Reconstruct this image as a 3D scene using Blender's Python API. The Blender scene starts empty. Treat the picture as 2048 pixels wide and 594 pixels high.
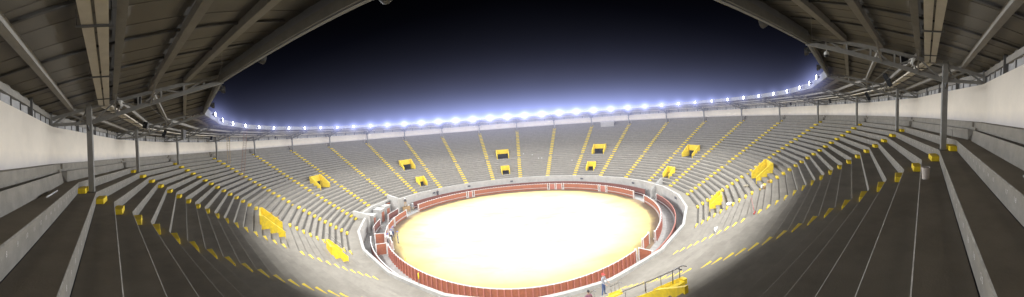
import bpy, bmesh, math, random
from mathutils import Vector, Matrix
random.seed(7)
PI = math.pi
N = 24
scene = bpy.context.scene
col = scene.collection

# ------------------------------------------------------------------ layout
CAM = (0.014, -46.539, 1.519)
RISE, GO, R0 = 0.4352, 0.75, 47.17
FLOOR = -14.12
LAST = 26


def ang(k): return 2 * PI / N * (k - 12)


def rho(j): return R0 - GO * j


def pos(k, r, z=0.0):
    """point on a 24-sided ring whose corners lie at radius r"""
    k0 = math.floor(k + 1e-9)
    f = k - k0
    a, b = ang(k0), ang(k0 + 1)
    return Vector((r * ((1 - f) * math.sin(a) + f * math.sin(b)), r * ((1 - f) * math.cos(a) + f * math.cos(b)), z))


def cir(k, r, z=0.0):
    a = ang(k)
    return Vector((r * math.sin(a), r * math.cos(a), z))


def frame(k, bay=None):
    """outward, tangential (rising k) and up at angle k; bay: use the flat of that bay"""
    a = ang(k if bay is None else bay + .5)
    return Vector((math.sin(a), math.cos(a), 0)), Vector((math.cos(a), -math.sin(a), 0)), Vector((0, 0, 1))


# ------------------------------------------------------------------ mesh helper
class MB:
    def __init__(s):
        s.v = []; s.f = []; s.m = []; s.sm = []

    def quad(s, *p, m=0, smooth=False):
        n = len(s.v); s.v += [tuple(q) for q in p]; s.f.append(tuple(range(n, n + len(p)))); s.m.append(m); s.sm.append(smooth)

    def box(s, c, sx, sy, sz, ax=None, m=0):
        """box about c; ax = three unit vectors"""
        c = Vector(c); X, Y, Z = ax if ax else (Vector((1, 0, 0)), Vector((0, 1, 0)), Vector((0, 0, 1)))
        P = [c + X * (sx / 2 * a) + Y * (sy / 2 * b) + Z * (sz / 2 * d) for a in (-1, 1) for b in (-1, 1) for d in (-1, 1)]
        s.hexa(P, m)

    def hexa(s, P, m=0):
        n = len(s.v); s.v += [tuple(q) for q in P]
        for f in ((0, 1, 3, 2), (4, 6, 7, 5), (0, 4, 5, 1), (2, 3, 7, 6), (0, 2, 6, 4), (1, 5, 7, 3)):
            s.f.append(tuple(n + i for i in f)); s.m.append(m); s.sm.append(False)

    def bar(s, a, b, w, h, m=0, up=None):
        a, b = Vector(a), Vector(b); d = (b - a).normalized()
        up = Vector(up) if up else Vector((0, 0, 1))
        if abs(d.dot(up)) > .98: up = Vector((1, 0, 0))
        x = d.cross(up).normalized(); y = x.cross(d).normalized()
        P = [p + x * (w / 2 * i) + y * (h / 2 * j) for p in (a, b) for i in (-1, 1) for j in (-1, 1)]
        s.hexa(P, m)

    def tube(s, pts, r, seg=8, m=0, cap=True):
        pts = [Vector(p) for p in pts]; rs = r if isinstance(r, (list, tuple)) else [r] * len(pts)
        base = len(s.v); prev = None
        for i, p in enumerate(pts):
            d = (pts[min(i + 1, len(pts) - 1)] - pts[max(i - 1, 0)]).normalized()
            if prev is None:
                u = Vector((0, 0, 1)) if abs(d.z) < .95 else Vector((1, 0, 0)); x = d.cross(u).normalized()
            else:
                x = (prev - d * prev.dot(d)).normalized()
            prev = x; y = d.cross(x)
            for q in range(seg):
                t = 2 * PI * q / seg; s.v.append(tuple(p + (x * math.cos(t) + y * math.sin(t)) * rs[i]))
        for i in range(len(pts) - 1):
            for q in range(seg):
                a = base + i * seg + q; b = base + i * seg + (q + 1) % seg
                s.f.append((a, b, b + seg, a + seg)); s.m.append(m); s.sm.append(True)
        if cap:
            s.f.append(tuple(base + q for q in reversed(range(seg)))); s.m.append(m); s.sm.append(False)
            e = base + (len(pts) - 1) * seg
            s.f.append(tuple(e + q for q in range(seg))); s.m.append(m); s.sm.append(False)

    def strip(s, A, B, m=0, smooth=False):
        for i in range(len(A) - 1): s.quad(A[i], A[i + 1], B[i + 1], B[i], m=m, smooth=smooth)

    def build(s, name, mats, parent=None, origin=None):
        me = bpy.data.meshes.new(name)
        o = Vector(origin) if origin is not None else Vector((0, 0, 0))
        me.from_pydata([tuple(Vector(p) - o) for p in s.v], [], s.f)
        for mt in (mats if isinstance(mats, (list, tuple)) else [mats]): me.materials.append(mt)
        me.polygons.foreach_set('material_index', s.m); me.polygons.foreach_set('use_smooth', s.sm)
        bm = bmesh.new(); bm.from_mesh(me)
        bmesh.ops.remove_doubles(bm, verts=bm.verts, dist=.0004)
        bmesh.ops.recalc_face_normals(bm, faces=bm.faces)
        bm.to_mesh(me); bm.free(); me.update()
        ob = bpy.data.objects.new(name, me); col.objects.link(ob); ob.location = o
        if parent is not None: ob.parent = parent
        return ob


def empty(name, loc=(0, 0, 0), rz=0):
    o = bpy.data.objects.new(name, None); o.empty_display_size = .3
    col.objects.link(o); o.location = loc; o.rotation_euler = (0, 0, rz); return o


def tag(o, label=None, cat=None, group=None, kind=None):
    if label: o['label'] = label
    if cat: o['category'] = cat
    if group: o['group'] = group
    if kind: o['kind'] = kind
    return o


def inst(name, mesh, parent, loc=(0, 0, 0), rz=0):
    o = bpy.data.objects.new(name, mesh); col.objects.link(o); o.parent = parent; o.location = loc; o.rotation_euler = (0, 0, rz); return o


def copy_tree(o, parent=None):
    c = o.copy(); col.objects.link(c); c.parent = parent
    for ch in [q for q in bpy.data.objects if q.parent == o]: copy_tree(ch, c)
    return c


ORD = 'zeroth first second third fourth fifth sixth seventh eighth ninth tenth eleventh twelfth thirteenth fourteenth fifteenth sixteenth seventeenth eighteenth nineteenth twentieth'.split()


def nth(n):
    if n <= 20: return ORD[n]
    t = {2: 'twenty', 3: 'thirty', 4: 'forty'}[n // 10]
    return {30: 'thirtieth', 40: 'fortieth'}.get(n, t + '-' + ORD[n % 10])


# ------------------------------------------------------------------ materials
def mat(name, base, rough=.8, var=.25, scale=3., metal=0., dirt=None, dirt_amt=.5, dirt_scale=.6, bump=.0, fine=30., spec=.3, zdirt=None):
    """paint or concrete: base colour broken up by two noises, optional stain colour, fine bump"""
    m = bpy.data.materials.new(name); m.use_nodes = True
    nt = m.node_tree; nd, ln = nt.nodes, nt.links
    b = nd['Principled BSDF']; b.inputs['Roughness'].default_value = rough; b.inputs['Metallic'].default_value = metal
    b.inputs['Specular IOR Level'].default_value = spec
    tc = nd.new('ShaderNodeNewGeometry')
    n1 = nd.new('ShaderNodeTexNoise'); n1.inputs['Scale'].default_value = scale; n1.inputs['Detail'].default_value = 6; n1.inputs['Roughness'].default_value = .65
    ln.new(tc.outputs['Position'], n1.inputs['Vector'])
    r1 = nd.new('ShaderNodeMapRange'); r1.inputs['From Min'].default_value = .3; r1.inputs['From Max'].default_value = .7
    r1.inputs['To Min'].default_value = 1 - var; r1.inputs['To Max'].default_value = 1 + var * .7
    ln.new(n1.outputs['Fac'], r1.inputs['Value'])
    mx = nd.new('ShaderNodeMix'); mx.data_type = 'RGBA'; mx.blend_type = 'MULTIPLY'; mx.inputs[0].default_value = 1
    mx.inputs[6].default_value = (*base, 1)
    cc = nd.new('ShaderNodeCombineColor')
    for i in range(3): ln.new(r1.outputs[0], cc.inputs[i])
    ln.new(cc.outputs[0], mx.inputs[7])
    out = mx.outputs[2]
    if dirt:
        n2 = nd.new('ShaderNodeTexNoise'); n2.inputs['Scale'].default_value = dirt_scale; n2.inputs['Detail'].default_value = 8; n2.inputs['Roughness'].default_value = .7
        ln.new(tc.outputs['Position'], n2.inputs['Vector'])
        r2 = nd.new('ShaderNodeMapRange'); r2.inputs['From Min'].default_value = .45; r2.inputs['From Max'].default_value = .7; r2.inputs['To Max'].default_value = dirt_amt
        ln.new(n2.outputs['Fac'], r2.inputs['Value'])
        m2 = nd.new('ShaderNodeMix'); m2.data_type = 'RGBA'; ln.new(r2.outputs[0], m2.inputs[0]); ln.new(out, m2.inputs[6]); m2.inputs[7].default_value = (*dirt, 1)
        out = m2.outputs[2]
    if zdirt:                                        # grime band near a given height: (z0, z1, colour, amount)
        sp = nd.new('ShaderNodeSeparateXYZ'); ln.new(tc.outputs['Position'], sp.inputs[0])
        n3 = nd.new('ShaderNodeTexNoise'); n3.inputs['Scale'].default_value = 1.3; n3.inputs['Detail'].default_value = 5; ln.new(tc.outputs['Position'], n3.inputs['Vector'])
        ad = nd.new('ShaderNodeMath'); ad.operation = 'MULTIPLY_ADD'; ad.inputs[1].default_value = .35; ln.new(n3.outputs['Fac'], ad.inputs[0]); ln.new(sp.outputs['Z'], ad.inputs[2])
        r3 = nd.new('ShaderNodeMapRange'); r3.inputs['From Min'].default_value = zdirt[0] + .17; r3.inputs['From Max'].default_value = zdirt[1] + .17
        r3.inputs['To Min'].default_value = zdirt[3]; r3.inputs['To Max'].default_value = 0
        ln.new(ad.outputs[0], r3.inputs['Value'])
        m3 = nd.new('ShaderNodeMix'); m3.data_type = 'RGBA'; ln.new(r3.outputs[0], m3.inputs[0]); ln.new(out, m3.inputs[6]); m3.inputs[7].default_value = (*zdirt[2], 1)
        out = m3.outputs[2]
    ln.new(out, b.inputs['Base Color'])
    if bump:
        n4 = nd.new('ShaderNodeTexNoise'); n4.inputs['Scale'].default_value = fine; n4.inputs['Detail'].default_value = 4; ln.new(tc.outputs['Position'], n4.inputs['Vector'])
        bp = nd.new('ShaderNodeBump'); bp.inputs['Strength'].default_value = bump; bp.inputs['Distance'].default_value = .02
        ln.new(n4.outputs['Fac'], bp.inputs['Height']); ln.new(bp.outputs[0], b.inputs['Normal'])
    return m


def emit(name, c, s):
    m = bpy.data.materials.new(name); m.use_nodes = True; nt = m.node_tree
    nt.nodes.remove(nt.nodes['Principled BSDF']); e = nt.nodes.new('ShaderNodeEmission')
    e.inputs[0].default_value = (*c, 1); e.inputs[1].default_value = s
    nt.links.new(e.outputs[0], nt.nodes['Material Output'].inputs[0]); m.cycles.emission_sampling = 'NONE'; return m


M = {}
M['tread'] = mat('weathered_concrete_tread', (.262, .230, .186), .93, .12, 1.0, dirt=(.15, .125, .098), dirt_amt=.5, dirt_scale=.35, bump=.12, spec=.1)
M['riser'] = mat('painted_concrete_riser', (.255, .232, .198), .85, .16, 2.6, dirt=(.18, .16, .13), dirt_amt=.55, dirt_scale=1.1, bump=.3, spec=.15)
M['nosing'] = mat('chipped_concrete_nosing', (.315, .29, .25), .85, .4, 5., dirt=(.22, .19, .16), dirt_amt=.8, dirt_scale=3., bump=.4)
M['concrete'] = mat('plain_concrete', (.33, .31, .28), .9, .2, 2., dirt=(.2, .18, .15), dirt_amt=.5, bump=.3)
M['dark_concrete'] = mat('dark_grey_concrete', (.085, .085, .095), .95, .3, 2.)
M['cream'] = mat('cream_wall_paint', (.86, .765, .64), .8, .05, .8, dirt=(.62, .55, .46), dirt_amt=.35, dirt_scale=.35, bump=.15, zdirt=(1.3, 1.75, (.46, .43, .43), .6))
M['white'] = mat('white_wall_paint', (.41, .382, .34), .75, .12, 1.5, dirt=(.27, .25, .215), dirt_amt=.5, dirt_scale=.8, bump=.15)
M['white_line'] = mat('white_line_paint', (.58, .55, .51), .7, .2, 6., dirt=(.45, .35, .3), dirt_amt=.5, dirt_scale=3)
M['yellow'] = mat('yellow_road_paint', (.80, .56, .018), .65, .16, 4., dirt=(.36, .26, .08), dirt_amt=.45, dirt_scale=2.8, bump=.25)
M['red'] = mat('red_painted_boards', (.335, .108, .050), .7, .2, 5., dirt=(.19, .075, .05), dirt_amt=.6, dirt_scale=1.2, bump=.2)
M['red_dark'] = mat('shaded_red_boards', (.17, .06, .04), .7, .2, 5., dirt=(.1, .05, .04), dirt_amt=.5)  # passage shade put into the outer fence's board colour
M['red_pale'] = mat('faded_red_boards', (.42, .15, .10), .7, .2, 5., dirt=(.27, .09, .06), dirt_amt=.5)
M['steel'] = mat('grey_painted_steel', (.235, .225, .205), .5, .14, 3., dirt=(.14, .12, .10), dirt_amt=.5, spec=.4)
M['steel_dark'] = mat('dark_grey_steel', (.095, .09, .085), .55, .2, 3., spec=.4)
M['beam'] = mat('purlin_steel_paint', (.25, .232, .205), .6, .14, 3., dirt=(.2, .17, .14), dirt_amt=.4)
M['sheet'] = mat('weathered_roof_sheet', (.180, .165, .142), .8, .2, .7, dirt=(.17, .145, .115), dirt_amt=.6, dirt_scale=.7)
M['cladding'] = mat('corrugated_cladding', (.33, .32, .31), .55, .18, 2.)
M['fascia'] = mat('pale_fascia_sheet', (.25, .25, .26), .5, .1, 2., dirt=(.18, .18, .18), dirt_amt=.4)
M['tray'] = mat('cream_tray_metal', (.62, .56, .46), .5, .08, 4.)
M['black'] = mat('black_plastic', (.018, .018, .02), .5, .2, 5.)
M['offwhite'] = mat('off_white_plastic', (.7, .69, .66), .4, .06, 5.)
M['rail'] = mat('galvanised_tube', (.20, .18, .17), .45, .15, 8., metal=.3)
M['ladder_wood'] = mat('yellowed_ladder_wood', (.44, .31, .15), .7, .2, 8.)
M['ladder_rust'] = mat('reddish_ladder_wood', (.29, .145, .085), .7, .2, 8.)
M['bucket'] = mat('dusty_bucket_plastic', (.55, .48, .43), .6, .15, 9.)
M['bucket_in'] = mat('dark_bucket_inside', (.1, .09, .08), .8, .2, 9.)
M['skin'] = mat('skin', (.38, .22, .15), .55, .06, 20.)
M['jeans'] = mat('blue_denim', (.06, .085, .17), .85, .2, 20.)
M['dark_cloth'] = mat('dark_cloth', (.035, .033, .04), .85, .2, 20.)
M['khaki'] = mat('khaki_cloth', (.30, .25, .17), .85, .15, 20.)
M['grey_cloth'] = mat('grey_cloth', (.26, .25, .26), .85, .15, 20.)
M['purple_cloth'] = mat('plum_cloth', (.17, .075, .10), .85, .15, 20.)
M['white_cloth'] = mat('white_cloth', (.7, .7, .68), .85, .1, 20.)
M['helmet_blue'] = mat('blue_helmet_plastic', (.06, .12, .45), .4, .05, 20.)
M['cap_red'] = mat('red_cap_cloth', (.55, .06, .05), .8, .1, 20.)
M['hair'] = mat('dark_hair', (.02, .016, .014), .6, .3, 40.)
M['tan'] = mat('brown_cardboard', (.38, .24, .11), .9, .15, 8.)
M['bag'] = mat('white_plastic_bag', (.75, .74, .72), .5, .1, 8.)
M['red_plastic'] = mat('red_plastic', (.42, .05, .04), .5, .1, 8.)
M['lens'] = emit('floodlight_lens_glow', (.86, .92, 1.), 42)

# sand: lamp falloff painted as rings, pale lit centre to brown unlit rim
m = bpy.data.materials.new('arena_sand'); m.use_nodes = True; nt = m.node_tree; nd, ln = nt.nodes, nt.links
b = nd['Principled BSDF']; b.inputs['Roughness'].default_value = .95; b.inputs['Specular IOR Level'].default_value = .1
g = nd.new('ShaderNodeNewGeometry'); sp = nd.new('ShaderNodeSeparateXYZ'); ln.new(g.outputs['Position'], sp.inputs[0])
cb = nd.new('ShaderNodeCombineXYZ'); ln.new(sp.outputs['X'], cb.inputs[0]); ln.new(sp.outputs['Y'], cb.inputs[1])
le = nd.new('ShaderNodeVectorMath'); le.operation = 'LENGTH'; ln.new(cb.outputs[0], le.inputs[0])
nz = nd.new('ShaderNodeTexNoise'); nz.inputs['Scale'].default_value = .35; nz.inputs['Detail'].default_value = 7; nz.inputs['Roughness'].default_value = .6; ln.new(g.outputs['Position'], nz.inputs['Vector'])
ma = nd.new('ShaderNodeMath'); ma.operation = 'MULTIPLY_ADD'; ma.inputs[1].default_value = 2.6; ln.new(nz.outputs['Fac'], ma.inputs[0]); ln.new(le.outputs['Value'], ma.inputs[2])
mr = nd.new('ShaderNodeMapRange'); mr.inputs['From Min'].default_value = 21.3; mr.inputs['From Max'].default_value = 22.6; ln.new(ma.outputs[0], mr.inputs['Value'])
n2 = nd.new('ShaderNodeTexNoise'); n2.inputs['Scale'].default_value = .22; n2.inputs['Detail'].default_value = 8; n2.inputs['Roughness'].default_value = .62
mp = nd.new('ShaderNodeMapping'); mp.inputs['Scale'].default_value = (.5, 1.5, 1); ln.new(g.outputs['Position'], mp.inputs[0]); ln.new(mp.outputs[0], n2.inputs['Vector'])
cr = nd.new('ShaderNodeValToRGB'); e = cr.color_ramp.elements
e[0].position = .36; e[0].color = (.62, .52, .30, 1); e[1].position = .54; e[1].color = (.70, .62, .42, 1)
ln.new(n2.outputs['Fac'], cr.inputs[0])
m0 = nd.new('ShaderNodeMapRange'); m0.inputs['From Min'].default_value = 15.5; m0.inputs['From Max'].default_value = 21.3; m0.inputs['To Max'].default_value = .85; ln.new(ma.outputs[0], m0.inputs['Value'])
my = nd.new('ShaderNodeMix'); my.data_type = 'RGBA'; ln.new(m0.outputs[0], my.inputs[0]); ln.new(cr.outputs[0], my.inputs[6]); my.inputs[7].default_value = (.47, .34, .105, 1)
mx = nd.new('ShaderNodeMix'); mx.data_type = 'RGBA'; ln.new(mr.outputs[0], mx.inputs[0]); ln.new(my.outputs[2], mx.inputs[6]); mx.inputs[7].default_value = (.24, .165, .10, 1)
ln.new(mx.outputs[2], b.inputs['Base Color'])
n3 = nd.new('ShaderNodeTexNoise'); n3.inputs['Scale'].default_value = 6; n3.inputs['Detail'].default_value = 6; ln.new(g.outputs['Position'], n3.inputs['Vector'])
bp = nd.new('ShaderNodeBump'); bp.inputs['Strength'].default_value = .5; bp.inputs['Distance'].default_value = .05; ln.new(n3.outputs['Fac'], bp.inputs['Height']); ln.new(bp.outputs[0], b.inputs['Normal'])
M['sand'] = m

# ------------------------------------------------------------------ ground, sand, passage
mb = MB()
K = [i * .25 for i in range(96)]
ctr = Vector((0, 0, -14.6))
ring = [cir(k, 900, -14.6) for k in K]
for i in range(96): mb.quad(ctr, ring[i], ring[(i + 1) % 96])
tag(mb.build('ground', M['dark_concrete']), kind='structure')
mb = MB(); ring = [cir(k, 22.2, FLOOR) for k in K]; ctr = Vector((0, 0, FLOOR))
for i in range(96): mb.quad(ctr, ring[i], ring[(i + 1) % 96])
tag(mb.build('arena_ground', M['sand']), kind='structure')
mb = MB()
A_ = [cir(i * .25, 22.0, FLOOR + .02) for i in range(97)]; B_ = [cir(i * .25, 29.2, FLOOR + .02) for i in range(97)]
mb.strip(A_, B_)
tag(mb.build('passage_floor', M['concrete']), kind='structure')

# ------------------------------------------------------------------ grandstand
stand = tag(empty('grandstand', (0, 0, 0)), 'round grey concrete grandstand of stepped seating tiers encircling the sandy arena', 'grandstand')
VOM = (2, 5, 8, 11, 14, 17, 20, 23)          # bays with an exit pair
UPK, LOK = .175, .125                        # half widths of the openings, in bays
UH, UF, LH, LF = 13, 16, 22, 24              # head row and front row of each opening
# per bay: (centre, half width, head row, front row, landing row, wall height) of the upper and the lower exit
VCFG = {b: ((.5, UPK, UH, UF, 17, .82), (.5, LOK, LH, LF, 25, .82)) for b in VOM}
VCFG[23] = ((.412, .06, 13, 16, 17, .20), (.385, .10, LH, LF, 25, .14))
VCFG[5] = (VCFG[5][0],)
NOTCH = (5.12, 6.86)


def zt(j): return -j * RISE


def cells(bay):
    fs = {0., 1.}
    for c in VCFG.get(bay, ()): fs |= {round(c[0] - c[1], 4), round(c[0] + c[1], 4)}
    return sorted(fs)


def open_cell(bay, f0, f1, j):
    mid = (f0 + f1) / 2
    return any(c[2] < j <= c[3] and abs(mid - c[0]) < c[1] for c in VCFG.get(bay, ()))


for bay in range(N):
    mb = MB()
    fs = cells(bay)
    for f0, f1 in zip(fs[:-1], fs[1:]):
        k0, k1 = bay + f0, bay + f1
        for j in range(-1, LAST + 1):
            ro = rho(j - 1) if j > -1 else 49.05
            ri = rho(j)
            if j == 16: ri = rho(16) + .12
            if j == 17: ro = rho(16) + .12
            z = zt(j); c = .02
            if not open_cell(bay, f0, f1, j):
                mb.quad(pos(k0, ro, z), pos(k1, ro, z), pos(k1, ri + c, z), pos(k0, ri + c, z), m=0)
                mb.quad(pos(k0, ri + c, z), pos(k1, ri + c, z), pos(k1, ri, z - c), pos(k0, ri, z - c), m=2 if j < 4 else (1 if j < 9 else 0))
                zb = zt(j + 1) if not open_cell(bay, f0, f1, j + 1) else zt(j) - .42
                mb.quad(pos(k0, ri, z - c), pos(k1, ri, z - c), pos(k1, ri + .02, zb), pos(k0, ri + .02, zb), m=1)
        # walkway behind the parapet
        a0, a1 = k0, k1
        z = zt(LAST + 1)
        segs = [(a0, a1)]
        if bay in (5, 6):
            segs = [(s0, s1) for s0, s1 in ((a0, min(a1, NOTCH[0])), (max(a0, NOTCH[1]), a1)) if s1 > s0 + 1e-4]
        for s0, s1 in segs:
            mb.quad(pos(s0, rho(LAST), z), pos(s1, rho(LAST), z), pos(s1, 25.9, z), pos(s0, 25.9, z), m=0)
        # bench along the back and the ledge on the wall
    for f0, f1, r1, r2, z0, z1, mm in ((.022, .978, 48.58, 48.9, RISE, .90, 1), (.012, .988, 48.86, 49.07, RISE, 1.26, 1)):
        k0, k1 = bay + f0, bay + f1
        P = [pos(k, r, z) for k in (k0, k1) for r in (r1, r2) for z in (z0, z1)]
        if z1 < 1:
            P[1] = pos(k0 + .012, r1 + .05, z1); P[5] = pos(k1 - .012, r1 + .05, z1)
        mb.hexa(P, mm)
    k0, k1 = bay + .012, bay + .988
    mb.hexa([pos(k, r, z) for k in (k0, k1) for r in (48.72, 48.859) for z in (1.02, 1.257)], 1)
    mb.build('terrace_section', [M['tread'], M['riser'], M['nosing']], stand)

# yellow-painted half steps of each aisle ----------------------------------
sb = MB(); w, d, h = .98, .37, .215
P = []
for x in (-1, 1):
    for y in (-1, 1):
        for z in (0, 1):
            s = .965 if z else 1
            P.append(Vector((x * w / 2 * s, y * d / 2 * (.94 if z else 1), z * h)))
sb.hexa(P)
so = sb.build('step', M['yellow']); bv = so.modifiers.new('b', 'BEVEL'); bv.width = .022; bv.segments = 2
dg = bpy.context.evaluated_depsgraph_get(); step_me = bpy.data.meshes.new_from_object(so.evaluated_get(dg)); step_me.name = 'step'
bpy.data.objects.remove(so)
tb = MB(); tb.hexa([v * 1.0 if False else Vector((v.x * .55, v.y * .6, v.z * .55)) for v in P]); to = tb.build('step', M['yellow']); thin_me = to.data; bpy.data.objects.remove(to)
for k in range(1, 24):
    u, t, _ = frame(k)
    ai = empty('step_aisle', cir(k, rho(LAST) - .3, zt(LAST + 1)))
    tag(ai, f'{nth(k)} radial aisle of yellow half steps from the left, below the {nth(k)} roof column', 'aisle steps', 'yellow stepped aisles across the stands')
    base = ai.location.copy()
    for j in range(-1, LAST + 1):
        thin = j == 16
        jr = rng = random.uniform(-.015, .015)
        ri = rho(j) + (.12 if thin else 0)
        p = cir(k, ri - (.195 if not thin else .12), zt(j + 1) + .001) + t * random.uniform(-.03, .03) - base
        inst('step', thin_me if thin else step_me, ai, p, -ang(k) + random.uniform(-.02, .02))

# vomitories ---------------------------------------------------------------
PLACE = {2: 'near the left end of the stands', 5: 'above the stall doors on the left', 8: 'left of the far centre', 11: 'just left of the far centre line',
         14: 'just right of the far centre line', 17: 'right of the far centre', 20: 'near the right end of the stands', 23: 'close below the viewer at right'}


def vomitory(bay, cfg, lower):
    kc = bay + cfg[0]; hw, H, F, hh = cfg[1], cfg[2], cfg[3], cfg[5]; floor = zt(cfg[4]) + .004; fe = hh * .51
    u, t, up = frame(0, bay)
    root = empty('vomitory', pos(kc, rho(F), floor))
    wd = 'small lower' if lower else 'larger upper'
    tag(root, f'{wd} yellow walled stair exit {PLACE[bay]}', 'stair exit', 'yellow walled exits in the stands')
    o = root.location
    for sgn in (-1, 1):
        mb = MB()
        k_in = kc + sgn * (hw - .003); wv = t * (sgn * .17)
        rF = rho(F) + (.12 if F == 16 else 0) - .02
        pts = [(rho(H) + .1, floor, zt(H) + hh + .03), (rho(H) - .2, floor, zt(H) + hh), (rF - .05, floor, zt(F) + fe)]
        if bay == 23 and not lower and sgn == 1: pts[0] = (rho(10.8), zt(13) + .2, zt(10.8) + hh)
        for (r1, a1, b1), (r2, a2, b2) in zip(pts[:-1], pts[1:]):
            q1, q2 = pos(k_in, r1), pos(k_in, r2)
            mb.hexa([Vector((q.x, q.y, z)) + wv * s for q, (za, zb) in ((q1, (a1, b1)), (q2, (a2, b2))) for s in (0, 1) for z in (za, zb)])
        mb.build('side_wall', M['yellow'], root, o)
        root.children[-1].location = (0, 0, 0) if False else root.children[-1].location - o
    mb = MB()
    r1, r2 = rho(H) + .16, rho(H) - .0
    k1, k2 = kc - hw + .004, kc + hw - .004
    mb.hexa([pos(k, r, z) for k in (k1, k2) for r in (r1, r2 - .02) for z in (zt(H) - .46, zt(H) + hh - .03)])
    hwall = mb.build('head_wall', M['yellow'], root, o); hwall.location = (0, 0, 0)
    mb = MB()                                   # passage: floor, cheeks, ceiling and end in dark concrete
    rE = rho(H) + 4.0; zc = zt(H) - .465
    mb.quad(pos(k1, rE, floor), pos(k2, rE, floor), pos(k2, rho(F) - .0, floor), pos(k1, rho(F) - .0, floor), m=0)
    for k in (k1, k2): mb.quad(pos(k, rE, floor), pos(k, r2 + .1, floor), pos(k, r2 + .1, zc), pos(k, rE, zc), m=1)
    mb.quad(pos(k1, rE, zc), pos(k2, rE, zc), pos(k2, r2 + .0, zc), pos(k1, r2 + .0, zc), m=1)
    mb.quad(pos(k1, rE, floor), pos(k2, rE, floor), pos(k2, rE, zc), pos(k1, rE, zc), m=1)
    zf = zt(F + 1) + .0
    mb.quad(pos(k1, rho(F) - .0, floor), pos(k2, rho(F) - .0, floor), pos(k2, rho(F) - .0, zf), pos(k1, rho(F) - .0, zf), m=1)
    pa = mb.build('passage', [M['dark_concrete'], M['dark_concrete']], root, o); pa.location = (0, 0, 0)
    return root


def rails(root, bay, cfg, sides=(-1, 1), hi=.62, ext=0.):
    kc = bay + cfg[0]; hw, H, F, hh = cfg[1], cfg[2], cfg[3], cfg[5]; o = root.location; u, t, up = frame(0, bay)
    for sgn in sides:
        mb = MB(); wv = t * (sgn * .085)
        def P(r, z): 
            q = pos(kc + sgn * hw, r) + wv; return Vector((q.x, q.y, z)) - o
        def top(r): 
            f = (rho(H) - .2 - r) / (rho(H) - .2 - rho(F)); return (zt(H) + hh) * (1 - f) + (zt(F) + hh * .51) * f
        ra, rb = rho(H) - .1 + (1.3 if H == 13 and hh < .5 and sgn == 1 else 0), rho(F) - ext
        mb.tube([P(ra + .25, top(ra) + hi + .05), P(ra, top(ra) + hi), P(rb, top(rb) + hi)], .024, 8)
        for i in range(3):
            r = ra + (rb - ra) * (i + .15) / 2.4
            mb.tube([P(r, top(r) - .02), P(r, top(r) + hi)], .02, 6)
        mb.build('handrail', M['rail'], root)


for bay in VOM:
    c = VCFG[bay]
    v = vomitory(bay, c[0], False)
    if bay == 23: rails(v, bay, c[0], hi=.48, ext=1.2)
    if len(c) < 2: continue
    v = vomitory(bay, c[1], True)
    if bay in (2, 23): rails(v, bay, c[1], hi=.5)

# parapet round the arena ---------------------------------------------------
ZP = -11.458
par = tag(empty('arena_parapet', (0, 0, FLOOR)), 'white topped concrete parapet wall between the front row and the arena passage', 'parapet wall')


def wall_path(pts, name, z0, z1, th, mats, cap=None, parent=None):
    """pts: inner face plan points in order; th: thickness outward (vector per point)"""
    mb = MB()
    for (p, n), (q, m_) in zip(pts[:-1], pts[1:]):
        a0, a1 = Vector((p.x, p.y, z0)), Vector((p.x, p.y, z1)); b0, b1 = Vector((q.x, q.y, z0)), Vector((q.x, q.y, z1))
        c0, c1 = a0 + n * th, a1 + n * th; d0, d1 = b0 + m_ * th, b1 + m_ * th
        mb.quad(a0, b0, b1, a1, m=0); mb.quad(c0, c1, d1, d0, m=1); mb.quad(a1, b1, d1, c1, m=2)
    for (p, n) in (pts[0], pts[-1]):
        mb.quad(Vector((p.x, p.y, z0)), Vector((p.x, p.y, z1)), Vector((p.x, p.y, z1)) + n * th, Vector((p.x, p.y, z0)) + n * th, m=0)
    o = mb.build(name, mats, parent)
    if parent is not None: o.location = -Vector(parent.location)
    return o


def ppts(k0, k1, r):
    ks = [k0] + [k for k in range(int(math.ceil(k0 + 1e-6)), int(math.floor(k1 - 1e-6)) + 1)] + [k1]
    return [(pos(k, r), frame(k)[0]) for k in ks]


pm = [M['white'], M['concrete'], M['white']]
for b0 in range(7, 29):
    k0, k1 = b0, b0 + 1
    if b0 == 28: k1 = 29
    wall_path(ppts(k0, k1, 25.64), 'wall_panel', FLOOR, ZP, .34, pm, parent=par)
wall_path(ppts(29, 24 + NOTCH[0], 25.64), 'wall_panel', FLOOR, ZP, .34, pm, parent=par)
wall_path(ppts(NOTCH[1], 7, 25.64), 'wall_panel', FLOOR, ZP, .34, pm, parent=par)
wall_path(ppts(NOTCH[0], NOTCH[1], 27.25), 'set_back_wall', FLOOR, ZP + .12, .36, pm, parent=par)
for kk, s in ((NOTCH[0], -1), (NOTCH[1], 1)):     # tall return piers at the ends of the recess
    mb = MB()
    kq = kk + s * .07
    P = [pos(k, r, z) for k in (kk, kq) for r, zz in ((25.3, ZP + .35), (28.1, ZP + .95)) for z in (FLOOR, zz)]
    mb.hexa(P); o = mb.build('return_wall', M['white'], par); o.location = -Vector(par.location)
for kk in (8.55, 10.0, 11.65, 14.38, 16.55, 3.1, 18.9):     # ticket-window slots in the white wall
    u, t, up = frame(0, math.floor(kk)); c = pos(kk, 25.6, ZP - .75)
    mb = MB(); mb.box(c - u * .02, .78, .09, .46, (t, u, up), m=0); mb.box(c - u * .062, .66, .02, .34, (t, u, up), m=1)
    o = mb.build('slot_window', [M['concrete'], M['dark_concrete']], par); o.location = -Vector(par.location)
# grey buttress pier on the right
mb = MB(); u, t, up = frame(17.62)
c = cir(17.62, 25.2); P = []
for s in (-1, 1):
    for a, za in ((-.75, -12.3), (1.9, ZP + 1.0)):
        for z in (FLOOR, za): P.append(Vector((c.x, c.y, z)) + u * a + t * (.32 * s))
mb.hexa(P); ob = mb.build('buttress_pier', M['concrete'], None); tag(ob, 'grey sloping concrete pier jutting through the white parapet at right of the arena', 'pier')

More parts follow.
